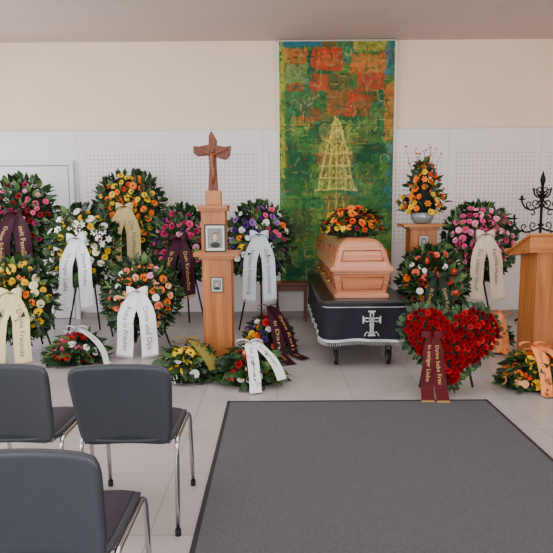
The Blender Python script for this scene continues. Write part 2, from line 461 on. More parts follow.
# ------------------------------------------------------------------ heart of roses
def heart():
    e = root('rose_heart', (1.405, 4.40, 0), -.03)
    tilt = .22; Rt = np.array(Matrix.Rotation(-tilt, 3, 'X')); C = np.array([0, 0, .375])
    def H(t): return np.array([16*math.sin(t)**3, 13*math.cos(t)-5*math.cos(2*t)-2*math.cos(3*t)-math.cos(4*t)])
    sx, sz = .372/16, .315/14.6
    N = 64
    out = np.array([H(2*pi*k/N) for k in range(N)])*np.array([sx, sz])+np.array([0, .045])
    def inside(p):
        c = False; j = N-1
        for i in range(N):
            if (out[i, 1] > p[1]) != (out[j, 1] > p[1]) and p[0] < (out[j, 0]-out[i, 0])*(p[1]-out[i, 1])/(out[j, 1]-out[i, 1])+out[i, 0]: c = not c
            j = i
        return c
    core = MB()
    V = []; F = []
    prof = [(1, .06), (1.0, 0), (.9, -.05), (.5, -.085), (0.02, -.09)]
    for s, y in prof:
        for k in range(N): V.append(Rt @ np.array([out[k, 0]*s, y, out[k, 1]*s])+C)
    for i in range(len(prof)-1):
        for k in range(N): F.append((i*N+k, i*N+(k+1) % N, (i+1)*N+(k+1) % N, (i+1)*N+k))
    F.append(tuple(range(N))); F.append(tuple(range(4*N, 5*N)))
    core.add(V, F, LEAFD); core.obj('heart_form', e, True)
    ml, mf = MB(), MB()
    for k in range(430):
        i = rng.randrange(N); s = rng.uniform(.97, 1.02)
        o = out[i]*s; nx = out[(i+1) % N]-out[i-1]; nrm = np.array([-nx[1], 0, nx[0]]); nrm /= np.linalg.norm(nrm)+1e-9
        if inside(out[i]+np.array([nrm[0], nrm[2]])*.02): nrm = -nrm
        p = Rt @ np.array([o[0], rng.uniform(-.045, .04), o[1]])+C
        d = Rt @ (nrm+rv(.25)+np.array([0, -.05, 0]))
        L = rng.uniform(.045, .075)
        if (p+d/np.linalg.norm(d)*L)[2] < .01: continue
        put_leaf(ml, p, d, Rt @ np.array([0, -1, 0])+rv(.4), L, rng.choice((0, 1)))
    pts = []; t = 0
    while t < 16000 and len(pts) < 260:
        t += 1
        p = np.array([rng.uniform(-.38, .38), rng.uniform(-.38, .38)])
        if not inside(p/.985): continue
        if any(np.hypot(*(p-q)) < .037 for q in pts): continue
        pts.append(p)
        de = min(np.hypot(*(p-o)) for o in out)
        y = -.065-.045*min(1, de/.12)
        ce = np.array([p[0]*.9, -1-.0, (p[1])*.9]) if de < .08 else np.array([p[0]*.3, -1, p[1]*.3])
        put_flower(mf, Rt @ np.array([p[0], y, p[1]])+C, Rt @ ce, rng.uniform(.027, .032), 'bud', fm(rng.choices(('hred', 'hred2', 'red'), (4, 2, 1))[0]), CENT)
    ml.obj('foliage', e); mf.obj('rose_blossoms', e)
    mr = MB()
    for i, tx in ((-1, 'In ewiger Liebe'), (1, 'Deine liebe Frau')):
        def f(u, w, i=i):
            k = min(1, .5+u*2)
            x = -.175+i*(.022+.035*u)+w*.05*k; z = .09-.49*u
            q = Rt @ np.array([x, -.165-.01*math.sin(7*u+i), z])+C
            q[2] = max(q[2], .01)
            if u > .85: q[1] -= (u-.85)*.25
            return q
        ribbon_strip(mr, f, rm('dred'), ink('dred'), tx, .49, .10, .15, fringe=mat('ribbon_fringe_gold', (190, 155, 84), .5))
    for i in (-1, 1):
        mr.grid(lambda u, v, i=i: Rt @ np.array([-.175+i*(.045-.045*math.cos(2*pi*u)), -.17-.025*math.sin(2*pi*u), .10+(v-.5)*.05])+C, 14, 3, rm('dred'))
    mr.obj('condolence_ribbon', e, True)
    ms = MB()
    for s in (-1, 1): ms.tube([(s*.12, .13, .5), (s*.22, .06, .012)], .01, BLACK)
    ms.tube([(0, .14, .52), (0, .42, .012)], .01, BLACK); ms.tube([(-.14, .14, .5), (.14, .14, .5)], .01, BLACK)
    ms.obj('easel_stand', e)
heart()

# ------------------------------------------------------------------ coffin on bier
COFW = wood('coffin_wood', (172, 104, 70), (202, 136, 98), 'XY', .28, 2.2, coat=.7, mul=14)
COFD = mat('coffin_moulding', (150, 84, 52), .28)
BRASS = mat('brass', (190, 150, 80), .3, .9)
def rings(mb, prof, cy, m, corner=.05, cx=0):
    V = []; F = []; n = None
    for (hw, hl, z) in prof:
        c = min(corner, hw*.4)
        R = []
        for (sx, sy, a0) in ((1, -1, -90), (1, 1, 0), (-1, 1, 90), (-1, -1, 180)):
            for k in range(4):
                a = math.radians(a0+30*k); R.append((cx+sx*(hw-c)+c*math.cos(a), cy+sy*(hl-c)+c*math.sin(a), z))
        n = len(R); V += R
    for i in range(len(prof)-1):
        for k in range(n): F.append((i*n+k, i*n+(k+1) % n, (i+1)*n+(k+1) % n, (i+1)*n+k))
    F.append(tuple(range(n-1, -1, -1))); F.append(tuple(range((len(prof)-1)*n, len(prof)*n)))
    mb.add(V, F, m)
cf = root('coffin', (.81, 6.12, .652)); cf.scale = (.92, 1, 1)
mb = MB()
rings(mb, [(.27, .93, 0), (.285, .945, .0), (.285, .945, .03), (.255, .92, .045), (.262, .925, .06), (.292, .955, .22), (.300, .965, .235), (.300, .965, .25)], 0, COFW, .03)
mb.obj('lower_box', cf, bevel=.003)
mb = MB()
rings(mb, [(.325, .985, .252), (.33, .99, .26), (.33, .99, .285), (.318, .98, .295), (.30, .965, .30), (.292, .955, .32), (.282, .945, .345), (.255, .915, .43), (.240, .90, .465), (.232, .892, .475), (.228, .888, .49), (.212, .872, .505), (.19, .85, .528), (.165, .825, .546), (.13, .79, .558), (.09, .75, .562)], 0, COFW, .045)
mb.obj('lid', cf, bevel=.003)
mb = MB()
def rectframe(y0, zlo, zhi, hwlo, hwhi, ysl, w, m):
    pts = [(-hwlo, y0+ysl*0, zlo), (hwlo, y0, zlo), (hwhi, y0+ysl, zhi), (-hwhi, y0+ysl, zhi), (-hwlo, y0, zlo)]
    for a, b in zip(pts[:-1], pts[1:]): mb.tube([a, b], w, m, 6)
rectframe(-.930, .085, .20, .20, .22, -.026, .006, COFD)
rectframe(-.944, .355, .45, .215, .19, .034, .006, COFD)
for s in (-1, 1):
    for k in (-2, -1, 0, 1, 2):
        y0 = k*.36
        mb.tube([(s*.272, y0-.15, .085), (s*.272, y0+.15, .085), (s*.296, y0+.15, .20), (s*.296, y0-.15, .20), (s*.272, y0-.15, .085)], .006, COFD, 6)
        mb.tube([(s*.280, y0-.15, .36), (s*.280, y0+.15, .36), (s*.250, y0+.15, .455), (s*.250, y0-.15, .455), (s*.280, y0-.15, .36)], .006, COFD, 6)
mb.obj('panel_mouldings', cf, True)
mb = MB()
for k in (-.62, 0, .62):
    for s in (-1, 1):
        mb.tube([(s*.29, k-.09, .15), (s*.335, k-.09, .13), (s*.335, k+.09, .13), (s*.29, k+.09, .15)], .009, BRASS)
for s in (-1, 1): mb.lathe([(0.001, 0), (.014, .003), (.018, .012), (.01, .02), (.001, .022)], (s*.25, -.945, .298), BRASS, 10)
mb.obj('handles', cf, True)

bier = root('coffin_trolley', (.82, 6.12, 0)); bier.scale = (.97, 1, 1)
CL = mat('black_velvet', (12, 15, 30), .75, noise=.3, nscale=8)
SILV = mat('silver_trim', (205, 208, 212), .4, .2)
mb = MB()
rings(mb, [(.41, 1.07, .59), (.43, 1.09, .60), (.43, 1.09, .635), (.42, 1.08, .65), (.36, 1.02, .65)], 0, mat('bier_black', (20, 20, 24), .3), .08)
mb.obj('platform', bier, bevel=.003)
mb = MB()
per = []
hw, hl, c = .405, 1.065, .07
for (sx, sy, a0) in ((1, -1, -90), (1, 1, 0), (-1, 1, 90), (-1, -1, 180)):
    for k in range(7):
        a = math.radians(a0+15*k); per.append((sx*(hw-c)+c*math.cos(a), sy*(hl-c)+c*math.sin(a), math.cos(a), math.sin(a)))
dens = []
for i in range(len(per)):
    a, b = per[i], per[(i+1) % len(per)]
    L = math.hypot(a[0]-b[0], a[1]-b[1]); n = max(1, int(L/.02))
    for k in range(n): dens.append(tuple(a[q]+(b[q]-a[q])*k/n for q in range(4)))
ND = len(dens)
def drape(u, v, off=0.0, z0=.60, z1=.27):
    i = int(round(u*ND)) % ND; q = dens[i]
    w = (.002+.010*v)*math.sin(i*.42)+.006*v*math.sin(i*.13+1)+.012*v+off
    sc = .012*abs(math.sin(i*.105))*v
    return (q[0]+q[2]*w, q[1]+q[3]*w, z0+(z1-z0)*v-sc)
mb.grid(lambda u, v: drape(u, v), ND, 8, CL)
mb.obj('velvet_drape', bier, True)
mb = MB()
mb.grid(lambda u, v: drape(u, .93+.07*v, .004), ND, 1, SILV)
mb.grid(lambda u, v: drape(u, .02+.03*v, .003), ND, 1, SILV)
for i in range(0, ND):
    p = drape(i/ND, 1, .003)
    mb.tube([p, (p[0], p[1], p[2]-.035)], .003, SILV, 3, False)
mb.obj('silver_fringe', bier, False)
mb = MB()
yf = -1.098
def ob(cx, cz, w, h, y=yf, m=SILV, d=.006): mb.box((cx, y, cz), (w, d, h), m)
cz_ = .44
ob(.06, cz_, .036, .21); ob(.06, .475, .15, .036)
ob(.06, cz_, .018, .192, yf-.004, CL); ob(.06, .475, .132, .018, yf-.0045, CL)
for (x, z, w, h) in ((.06, .553, .07, .012), (.06, .327, .07, .012), (-.022, .475, .012, .07), (.142, .475, .012, .07)): ob(x, z, w, h)
ob(.06, .40, .008, .10, yf-.008); ob(.06, .475, .05, .008, yf-.008); ob(.06, .475, .008, .05, yf-.008)
for k in range(8):
    a = pi/4*k+pi/8
    mb.tube([(.06+.030*math.cos(a), yf, .475+.030*math.sin(a)), (.06+.058*math.cos(a), yf, .475+.058*math.sin(a))], .003, SILV, 4)
for s in (-1, 1):
    pts = [(.06+s*(.02+.05*t), yf, .34+.03*math.sin(pi*t)-.02*t) for t in (0, .25, .5, .75, 1)]
    mb.tube(pts, .004, SILV, 5)
mb.obj('embroidered_cross', bier)
mb = MB()
GUN = mat('gunmetal', (60, 60, 64), .35, .8); RUB = mat('rubber', (18, 18, 18), .8)
for sx in (-.26, .26):
    for sy in (-.92, .92):
        mb.tube([(sx, sy, .6), (sx, sy, .19)], .016, GUN)
        mb.box((sx, sy, .185), (.06, .06, .02), GUN)
        for q in (-.025, .025): mb.box((sx+q, sy, .125), (.006, .05, .12), GUN)
        a = [(sx-.018, sy, .075), (sx-.012, sy, .075), (sx+.012, sy, .075), (sx+.018, sy, .075)]
        mb.tube(a, [.064, .073, .073, .064], RUB, 20)
        mb.tube([(sx-.021, sy, .075), (sx+.021, sy, .075)], .045, mat('wheel_hub', (160, 130, 100), .4, .5), 14)
    mb.tube([(sx, -.92, .24), (sx, .92, .24)], .013, GUN)
for sy in (-.92, .92): mb.tube([(-.26, sy, .24), (.26, sy, .24)], .013, GUN)
mb.tube([(-.34, -.90, .42), (.34, .90, .42)], .01, GUN)
mb.obj('wheeled_frame', bier, False)

spray('coffin_bouquet', .81, 5.88, 1.2155, .34, .40, .29, P(('daisy', 'orange', 4, 1.1), ('rose', 'orange', 3, 1), ('rose', 'yellow', 4, 1), ('lily', 'yellow', 1, 1), ('mum', 'dorange', 2, .9), ('rose', 'dred', .6, .8)), nf=125, fr=.04, nl=300, leafL=.10)

# ------------------------------------------------------------------ furniture
OAK = wood('oak_veneer', (144, 80, 34), (184, 114, 56), 'Z', .42, 3)
OAKX = wood('oak_veneer_horizontal', (150, 86, 38), (190, 122, 64), 'X', .4, 3)
def picture(mb, cx, y, cz, w, h, fc, fw=.012):
    fmn = mat('frame_'+str(fc), fc, .4)
    for s in (-1, 1):
        mb.box((cx+s*(w/2-fw/2), y, cz), (fw, .014, h), fmn); mb.box((cx, y, cz+s*(h/2-fw/2)), (w-2*fw, .014, fw), fmn)
    mb.box((cx, y+.002, cz), (w-2*fw, .006, h-2*fw), mat('photo_paper', (214, 214, 210), .4))
    a, b = (w-2*fw)/2, (h-2*fw)/2
    mb.box((cx, y-.003, cz), (a*1.6, .006, b*1.6), mat('photo_grey', (120, 128, 124), .5, noise=.3, nscale=40))
    def disc(x, z, rx, rz, m, yy):
        n = 18; V = [(x, yy-.003, z)]+[(x+rx*math.cos(2*pi*k/n), yy, z+rz*math.sin(2*pi*k/n)) for k in range(n)]
        mb.add(V, [(0, 1+k, 1+(k+1) % n) for k in range(n)], m)
    disc(cx, cz-b*.55, a*.55, b*.22, mat('photo_jacket', (30, 34, 40), .5), y-.007)
    disc(cx, cz+b*.12, a*.30, b*.34, mat('photo_hair', (70, 66, 62), .5), y-.008)
    disc(cx, cz+b*.05, a*.26, b*.30, mat('photo_skin', (206, 164, 138), .5), y-.010)

def pedestal(name, x, y, w, h, tw, td=.36, pic=None, d=.26):
    e = root(name, (x, y, 0))
    mb = MB()
    mb.box((0, 0, .02), (w+.06, d+.06, .04), OAK)
    t = .022
    mb.box((0, -d/2+t/2, .04+(h-.08)/2), (w, t, h-.08), OAK)
    mb.box((0, d/2-t/2, .04+(h-.08)/2), (w, t, h-.08), OAK)
    for s in (-1, 1): mb.box((s*(w/2-t/2-.006), 0, .04+(h-.08)/2), (t, d-2*t, h-.08), OAK)
    mb.box((0, 0, h-.05), (w+.05, d+.04, .025), OAKX)
    mb.box((0, 0, h-.018), (tw, td, .036), OAKX)
    mb.obj('wooden_body', e, bevel=.004)
    if pic:
        mb = MB(); picture(mb, 0, -d/2-.006, pic[0], pic[1], pic[2], pic[3], .008); mb.obj('mounted_photo', e)
    return e
pedestal('wooden_pedestal', -.555, 5.24, .27, 1.10, .42, .36, (.80, .115, .14, (60, 60, 50)))
fr_ = root('framed_portrait', (-.57, 5.16, 1.101), .06)
mb = MB(); picture(mb, 0, 0, .13, .20, .26, (40, 34, 28), .014); mb.box((0, .055, .06), (.03, .11, .008), mat('strut', (40, 34, 28), .6), Matrix.Rotation(-.75, 3, 'X')); mb.obj('frame', fr_)
pedestal('wooden_plinth', -.645, 5.80, .25, 1.54, .30, .30, d=.22)
# cross sculpture
cr = root('wooden_cross', (-.645, 5.80, 1.541)); cr.scale = (1.03, 1, 1.06)
CW = wood('cross_wood', (74, 28, 9), (118, 52, 20), 'Z', .5, 4)
CW2 = wood('corpus_wood', (104, 50, 20), (140, 74, 34), 'Z', .45, 4)
mb = MB()
mb.box((0, 0, .07), (.155, .13, .14), wood('cross_block', (160, 98, 46), (184, 118, 62), 'Z'))
def prism(pts, y0, y1, m):
    n = len(pts); V = [(x, y0, z) for x, z in pts]+[(x, y1, z) for x, z in pts]
    mb.add(V, [tuple(range(n)), tuple(range(2*n-1, n-1, -1))]+[(k, n+k, n+(k+1) % n, (k+1) % n) for k in range(n)], m)
prism([(-.052, .14), (.045, .14), (.034, .36), (.032, .50), (.042, .62), (.016, .665), (-.01, .71), (-.036, .66), (-.042, .50), (-.036, .36)], -.035, .035, CW)
prism([(-.19, .50), (-.15, .465), (-.05, .475), (.03, .46), (.13, .43), (.175, .47), (.185, .565), (.12, .555), (.03, .575), (-.05, .575), (-.14, .56), (-.19, .565)], -.045, -.005, CW)
mb.obj('cross_sculpture', cr, bevel=.006)
mb = MB()
mb.tube([(-.004, -.052, .20), (.010, -.056, .29), (.004, -.054, .35), (-.006, -.056, .40), (-.004, -.060, .455), (-.004, -.058, .485), (-.002, -.058, .50)], [.008, .013, .019, .016, .024, .018, .009], CW2, 12)
for s in (-1, 1): mb.tube([(-.004, -.056, .478), (s*.05, -.056, .495), (s*.10, -.052, .515), (s*.15, -.052, .53)], [.014, .010, .008, .006], CW2, 10)
mb.lathe([(.002, -.02), (.013, -.012), (.017, 0), (.014, .013), (.003, .02)], (.004, -.066, .515), CW2, 12)
mb.obj('corpus_figure', cr, True)

pedestal('flower_stand', 1.735, 6.64, .31, 1.31, .50, .38, (1.10, .12, .15, (40, 40, 36)))
# vase arrangement
va = root('flower_arrangement', (1.735, 6.60, 1.311))
mb = MB(); mb.lathe([(.06, 0), (.10, .01), (.13, .06), (.14, .13), (.132, .13), (.12, .07), (.001, .03)], (0, 0, 0), mat('bowl_glass', (150, 160, 165), .15, .3), 24)
mb.obj('bowl', va, True)
ml, mf = MB(), MB()
def smpc():
    a = rng.uniform(0, 2*pi); t = rng.random()
    z = .12+.58*t; rr = (.29*(1-t)**.8+.03)*(0.65+.35*min(1, t*5))
    rr *= rng.uniform(.6, 1)
    return np.array([rr*math.cos(a), rr*.85*math.sin(a), z]), np.array([math.cos(a)*.9, math.sin(a)*.9, .35])/1.03
decorate(ml, mf, smpc, 200, .10, 85, .04, P(('rose', 'orange', 4, 1), ('lily', 'orange', 2, 1.1), ('rose', 'dorange', 3, .9), ('rose', 'yellow', 3, .9), ('daisy', 'yellow', 2, .9), ('mum', 'salmon', 1, .8)), lambda p: np.array([p[0]*3, p[1]*3, .1]), None, .03, None, 1.4)
core = MB(); core.lathe([(.10, .11), (.15, .2), (.12, .35), (.06, .55), (.01, .7)], (0, 0, 0), LEAFD, 14); core.obj('oasis_core', va, True)
tw = MB(); TW = mat('twig', (90, 60, 40), .8)
for k in range(13):
    a = rng.uniform(0, 2*pi); s = rng.uniform(.05, .24); hh = rng.uniform(.40, .66)
    pts = [(s*t*math.cos(a)+.015*math.sin(5*t+k), s*t*math.sin(a), .3+hh*t) for t in (0, .33, .66, 1)]
    tw.tube(pts, [.005, .004, .003, .002], TW, 5)
    for q in range(3):
        put_flower(mf, np.array(pts[1+q % 3])+rv(.012), np.array([0, -.4, 1.]), .018, 'mum', fm('orange' if k % 2 else 'dorange'), CENTY)
tw.obj('twigs', va); ml.obj('foliage', va); mf.obj('blossoms', va)

# lectern
le = root('wooden_lectern', (2.56, 5.05, 0), -.0)
mb = MB()
mb.box((0, 0, .03), (.56, .44, .06), OAK)
mb.box((0, -.16, .58), (.50, .03, 1.06), OAK); 
for s in (-1, 1): mb.box((s*.235, .01, .58), (.03, .31, 1.06), OAK)
mb.box((0, .16, .48), (.44, .02, .84), OAK)
mb.obj('body', le, bevel=.004)
mb = MB()
def hexa(b, t, m):
    mb.add(b+t, [(0, 3, 2, 1), (4, 5, 6, 7), (0, 1, 5, 4), (1, 2, 6, 5), (2, 3, 7, 6), (3, 0, 4, 7)], m)
hexa([(-.34, -.22, 1.10), (.34, -.22, 1.10), (.34, .22, 1.04), (-.34, .22, 1.04)], [(-.34, -.22, 1.25), (.34, -.22, 1.25), (.34, .24, 1.06), (-.34, .24, 1.06)], OAKX)
hexa([(-.36, -.25, 1.252), (.36, -.25, 1.252), (.36, .26, 1.05), (-.36, .26, 1.05)], [(-.36, -.25, 1.275), (.36, -.25, 1.275), (.36, .26, 1.073), (-.36, .26, 1.073)], OAKX)
mb.box((0, .265, 1.08), (.70, .02, .05), OAKX)
mb.obj('sloped_desk', le, bevel=.004)
mb = MB(); picture(mb, -.03, -.182, .87, .13, .13, (60, 80, 60), .006); mb.obj('mounted_icon', le)

# wrought-iron candelabra (flat, tree / cross shaped)
ca = root('candelabra', (3.36, 7.05, 0), .12)
IR = mat('wrought_iron', (14, 13, 13), .55, .3)
mb = MB()
mb.tube([(0, 0, .10), (0, 0, 1.80)], .018, IR)
for k in range(3):
    a = 2*pi*k/3+.5
    mb.tube([(0, 0, .22), (.12*math.cos(a), .12*math.sin(a), .16), (.2*math.cos(a), .2*math.sin(a), .05), (.25*math.cos(a), .25*math.sin(a), .012)], .014, IR)
mb.tube([(0, 0, 1.76), (0, 0, 1.84), (0, 0, 1.95)], [.018, .035, .003], IR)
for zz in (.6, .95, 1.25, 1.50, 1.66): mb.lathe([(.018, 0), (.038, .015), (.038, .03), (.018, .045)], (0, 0, zz), IR, 12)
for (z, rr, up, cup) in ((.98, .44, .12, 1), (1.24, .36, .10, 1), (1.52, .27, .06, 1), (1.68, .12, .06, 0)):
    for s in (-1, 1):
        pts = [(s*rr*f_, 0, z+h_) for f_, h_ in ((0, 0), (.25, -.04), (.55, -.06), (.82, -.03), (.97, .03), (1, up))]
        mb.tube(pts, .012, IR, 6)
        for cx_, r_, dz in ((.28, .045, .045), (.62, .038, .03)):
            sp = [(s*rr*cx_+r_*(1-.14*t)*math.cos(t)*s, 0, z-.02+dz+r_*(1-.14*t)*math.sin(t)) for t in np.linspace(-1.6, 4.8, 13)]
            mb.tube(sp, .008, IR, 5)
        sp = [(s*(rr*.45+.05*(1-.12*t)*math.cos(t)), 0, z-.10+.05*(1-.12*t)*math.sin(t)) for t in np.linspace(1.4, 6.2, 12)]
        mb.tube(sp, .008, IR, 5)
        if cup: mb.lathe([(.008, 0), (.042, .012), (.046, .024), (.014, .02), (.016, .05), (.004, .07)], (s*rr, 0, z+up), IR, 12)
for a in (pi/4, 3*pi/4, 5*pi/4, 7*pi/4): mb.tube([(0, 0, 1.60), (.07*math.cos(a), 0, 1.60+.07*math.sin(a)), (.12*math.cos(a), 0, 1.60+.12*math.sin(a))], [.008, .014, .003], IR, 6)
mb.obj('wrought_iron_body', ca, True)

# low bench
be = root('wooden_stool', (.20, 7.41, 0))
RW = wood('dark_red_wood', (86, 38, 22), (116, 58, 34), 'X')
mb = MB()
mb.box((0, 0, .50), (.46, .26, .035), RW)
for sx in (-1, 1):
    for sy in (-1, 1): mb.box((sx*.19, sy*.10, .241), (.035, .035, .482), RW)
    mb.box((sx*.19, 0, .18), (.025, .17, .03), RW)
mb.box((0, -.10, .44), (.35, .022, .07), RW); mb.box((0, .10, .44), (.35, .022, .07), RW)
mb.obj('stool_frame', be, bevel=.004)

# ------------------------------------------------------------------ chairs
SH = mat('chair_shell', (50, 55, 62), .42, noise=.08, nscale=60)
SEAT = mat('chair_upholstery', (50, 42, 54), .8, noise=.2, nscale=120, bump=.3)
CHR = mat('chrome', (200, 200, 205), .12, 1.0)
def chair(x, y, rz):
    e = root('stacking_chair', (x, y, 0), rz)
    mb = MB()
    def back(a, b):
        u, v = -1+2*a, -1+2*b
        hw = .218+.012*v
        X = u*hw*(1-.08*abs(v)**8); Z = .626+v*.198*(1-.06*abs(u)**8)
        return (X, -.01-.045*v-.10*(X*X)/.05*.35+.02, Z)
    mb.grid(back, 20, 16, SH)
    mb.obj('backrest', e, True, solid=.016)
    mb = MB()
    def seat(a, b):
        u, v = -1+2*a, -1+2*b
        X = u*.215*(1-.07*abs(v)**7); Y = .25+v*.225*(1-.08*abs(u)**7)
        return (X, Y, .452-.012*(1-u*u)+(-.03*max(0, v-.6)**2/.16)+.01*max(0, -v-.5))
    mb.grid(seat, 18, 18, SH)
    mb.obj('seat_shell', e, True, solid=.014)
    mb = MB()
    def cush(a, b):
        p = seat(.06+.88*a, .06+.88*b); u, v = -1+2*a, -1+2*b
        return (p[0], p[1], p[2]+.010+.022*(1-abs(u)**6)*(1-abs(v)**6))
    mb.grid(cush, 18, 18, SEAT); mb.obj('seat_cushion', e, True)
    mb = MB()
    for s in (-1, 1):
        def arc(p0, p1, p2, n=6):
            return [tuple((1-t)**2*np.array(p0)+2*t*(1-t)*np.array(p1)+t*t*np.array(p2)) for t in np.linspace(0, 1, n)]
        pts = [(s*.226, -.0, .012), (s*.222, .05, .38)]+arc((s*.222, .055, .41), (s*.222, .06, .435), (s*.220, .10, .435))+arc((s*.220, .38, .435), (s*.220, .43, .435), (s*.222, .44, .39))+[(s*.226, .47, .012)]
        mb.tube(pts, .011, CHR, 10)
        mb.tube([(s*.19, .12, .43), (s*.19, .03, .44), (s*.18, .028, .50), (s*.175, .0, .62)], .010, CHR, 8)
        mb.tube([(s*.19, .12, .43), (s*.222, .12, .43)], .009, CHR, 8)
        for yy in (0, .47): mb.tube([(s*.226, yy, 0.0), (s*.226, yy, .03)], .014, RUB, 10)
    mb.tube([(-.22, .12, .425), (.22, .12, .425)], .010, CHR); mb.tube([(-.22, .36, .425), (.22, .36, .425)], .010, CHR)
    mb.obj('chrome_frame', e, True)
chair(-.69, 2.40, .0)
chair(-1.235, 2.42, .0)
chair(-.725, 1.535, .0)

# ------------------------------------------------------------------ mat
mt = MB()
MATM = mat('mat_grey', (80, 81, 85), .95, noise=.35, nscale=220, bump=.5); MATE = mat('mat_edge', (34, 34, 36), .8)
mt.box((.625, 2.32, .006), (1.98, 3.64, .010), MATM)
for s in (-1, 1):
    mt.box((.625+s*1.0, 2.32, .005), (.03, 3.70, .010), MATE); mt.box((.625, 2.32+s*1.835, .005), (2.03, .03, .010), MATE)
mt.obj('floor_mat')

# ------------------------------------------------------------------ room
def floor_mat():
    m = bpy.data.materials.new('stone_tiles'); m.use_nodes = True; nt = m.node_tree; b = nt.nodes['Principled BSDF']
    tc = nt.nodes.new('ShaderNodeTexCoord'); br = nt.nodes.new('ShaderNodeTexBrick')
    br.offset = 0.0; br.inputs['Scale'].default_value = 1.0
    br.inputs['Brick Width'].default_value = .6; br.inputs['Row Height'].default_value = .6
    br.inputs['Mortar Size'].default_value = .004; br.inputs['Mortar Smooth'].default_value = .3
    br.inputs['Color1'].default_value = rgb((182, 176, 174)); br.inputs['Color2'].default_value = rgb((172, 166, 164))
    br.inputs['Mortar'].default_value = rgb((144, 139, 137))
    n = nt.nodes.new('ShaderNodeTexNoise'); n.inputs['Scale'].default_value = 3; n.inputs['Detail'].default_value = 8
    mx = nt.nodes.new('ShaderNodeMix'); mx.data_type = 'RGBA'; mx.blend_type = 'MULTIPLY'; mx.inputs[0].default_value = .35
    nt.links.new(tc.outputs['Object'], br.inputs['Vector']); nt.links.new(tc.outputs['Object'], n.inputs['Vector'])
    nt.links.new(br.outputs['Color'], mx.inputs[6]); nt.links.new(n.outputs['Fac'], mx.inputs[7]); nt.links.new(mx.outputs[2], b.inputs['Base Color'])
    b.inputs['Roughness'].default_value = .30
    return m
def box_obj(name, c, d, m, bevel=0):
    mb = MB(); mb.box(c, d, m); return mb.obj(name, bevel=bevel)
box_obj('floor', (0, 2.3, -.05), (9.6, 11.2, .1), floor_mat())
CRE = mat('cream_paint', (242, 218, 194), .9, noise=.03, nscale=2)
box_obj('wall_back', (0, 7.70, 1.85), (9.6, .14, 3.7), CRE)
# ceiling: painted boards
cm = bpy.data.materials.new('ceiling_panels'); cm.use_nodes = True; nt = cm.node_tree; b = nt.nodes['Principled BSDF']
tc = nt.nodes.new('ShaderNodeTexCoord'); br = nt.nodes.new('ShaderNodeTexBrick'); br.offset = 0
br.inputs['Scale'].default_value = 1; br.inputs['Brick Width'].default_value = 1.25; br.inputs['Row Height'].default_value = .62; br.inputs['Mortar Size'].default_value = .004
br.inputs['Color1'].default_value = rgb((206, 186, 180)); br.inputs['Color2'].default_value = rgb((202, 182, 176)); br.inputs['Mortar'].default_value = rgb((188, 168, 162))
nt.links.new(tc.outputs['Object'], br.inputs['Vector']); nt.links.new(br.outputs['Color'], b.inputs['Base Color']); b.inputs['Roughness'].default_value = .8
box_obj('ceiling', (0, 2.3, 3.75), (9.6, 11.2, .1), cm)
box_obj('wall_right', (4.75, 2.3, 1.85), (.1, 11.0, 3.7), CRE)
# left wall with window band
mb = MB()
mb.box((-4.75, 2.3, .45), (.1, 11.0, .9), CRE); mb.box((-4.75, 2.3, 3.4), (.1, 11.0, .6), CRE)
for yy in (-2.7, 0.6, 3.4, 7.2): mb.box((-4.75, yy, 2.0), (.1, .8 if yy > 0 else .9, 2.2), CRE)
mb.obj('wall_left')
mb = MB()
mb.box((0, -3.25, .2), (9.6, .1, .4), CRE); mb.box((0, -3.25, 3.45), (9.6, .1, .5), CRE)
for xx in (-4.5, -1.5, 1.5, 4.5): mb.box((xx, -3.25, 1.8), (.3, .1, 2.8), CRE)
mb.obj('wall_rear')
FRM = mat('window_frame_paint', (190, 190, 190), .5)
for i, (c0, c1) in enumerate(((-4.35, -1.65), (-1.35, 1.35), (1.65, 4.35))):
    mb = MB(); cx = (c0+c1)/2; w = c1-c0
    for z in (.43, 3.17): mb.box((cx, -3.25, z), (w, .06, .06), FRM)
    for x in (c0+.03, cx, c1-.03): mb.box((x, -3.25, 1.8), (.06, .06, 2.68), FRM)
    mb.obj('window_%d' % (i+1))
# perforated panelling
pm = bpy.data.materials.new('perforated_panel'); pm.use_nodes = True; nt = pm.node_tree; b = nt.nodes['Principled BSDF']
b.inputs['Roughness'].default_value = .7
tc = nt.nodes.new('ShaderNodeTexCoord'); sp = nt.nodes.new('ShaderNodeSeparateXYZ'); nt.links.new(tc.outputs['Object'], sp.inputs[0])
def M(op, a, b_=None, c=None):
    n = nt.nodes.new('ShaderNodeMath'); n.operation = op
    for i, q in enumerate((a, b_, c)):
        if q is None: continue
        if isinstance(q, (int, float)): n.inputs[i].default_value = q
        else: nt.links.new(q, n.inputs[i])
    return n.outputs[0]
def cell(o): return M('SUBTRACT', M('FRACT', M('MULTIPLY', o, 1/.055)), .5)
X, Z = sp.outputs[0], sp.outputs[2]
fx, fz = cell(X), cell(Z)
dist = M('SQRT', M('ADD', M('MULTIPLY', fx, fx), M('MULTIPLY', fz, fz)))
dot = M('LESS_THAN', dist, .2)
px_ = M('FRACT', M('MULTIPLY', M('ADD', X, .17), 1/1.25))
inx = M('MULTIPLY', M('GREATER_THAN', px_, .06), M('LESS_THAN', px_, .94))
inz = M('MULTIPLY', M('GREATER_THAN', Z, 1.0), M('LESS_THAN', Z, 2.28))
side = M('GREATER_THAN', X, -2.6)
mask = M('MULTIPLY', M('MULTIPLY', dot, inx), M('MULTIPLY', inz, side))
sm = M('GREATER_THAN', M('ABSOLUTE', M('SUBTRACT', px_, .5)), .4965)
fac = M('MAXIMUM', M('MULTIPLY', mask, .65), M('MULTIPLY', sm, .35))
mx = nt.nodes.new('ShaderNodeMix'); mx.data_type = 'RGBA'
mx.inputs[6].default_value = rgb((232, 227, 229)); mx.inputs[7].default_value = rgb((136, 126, 126))
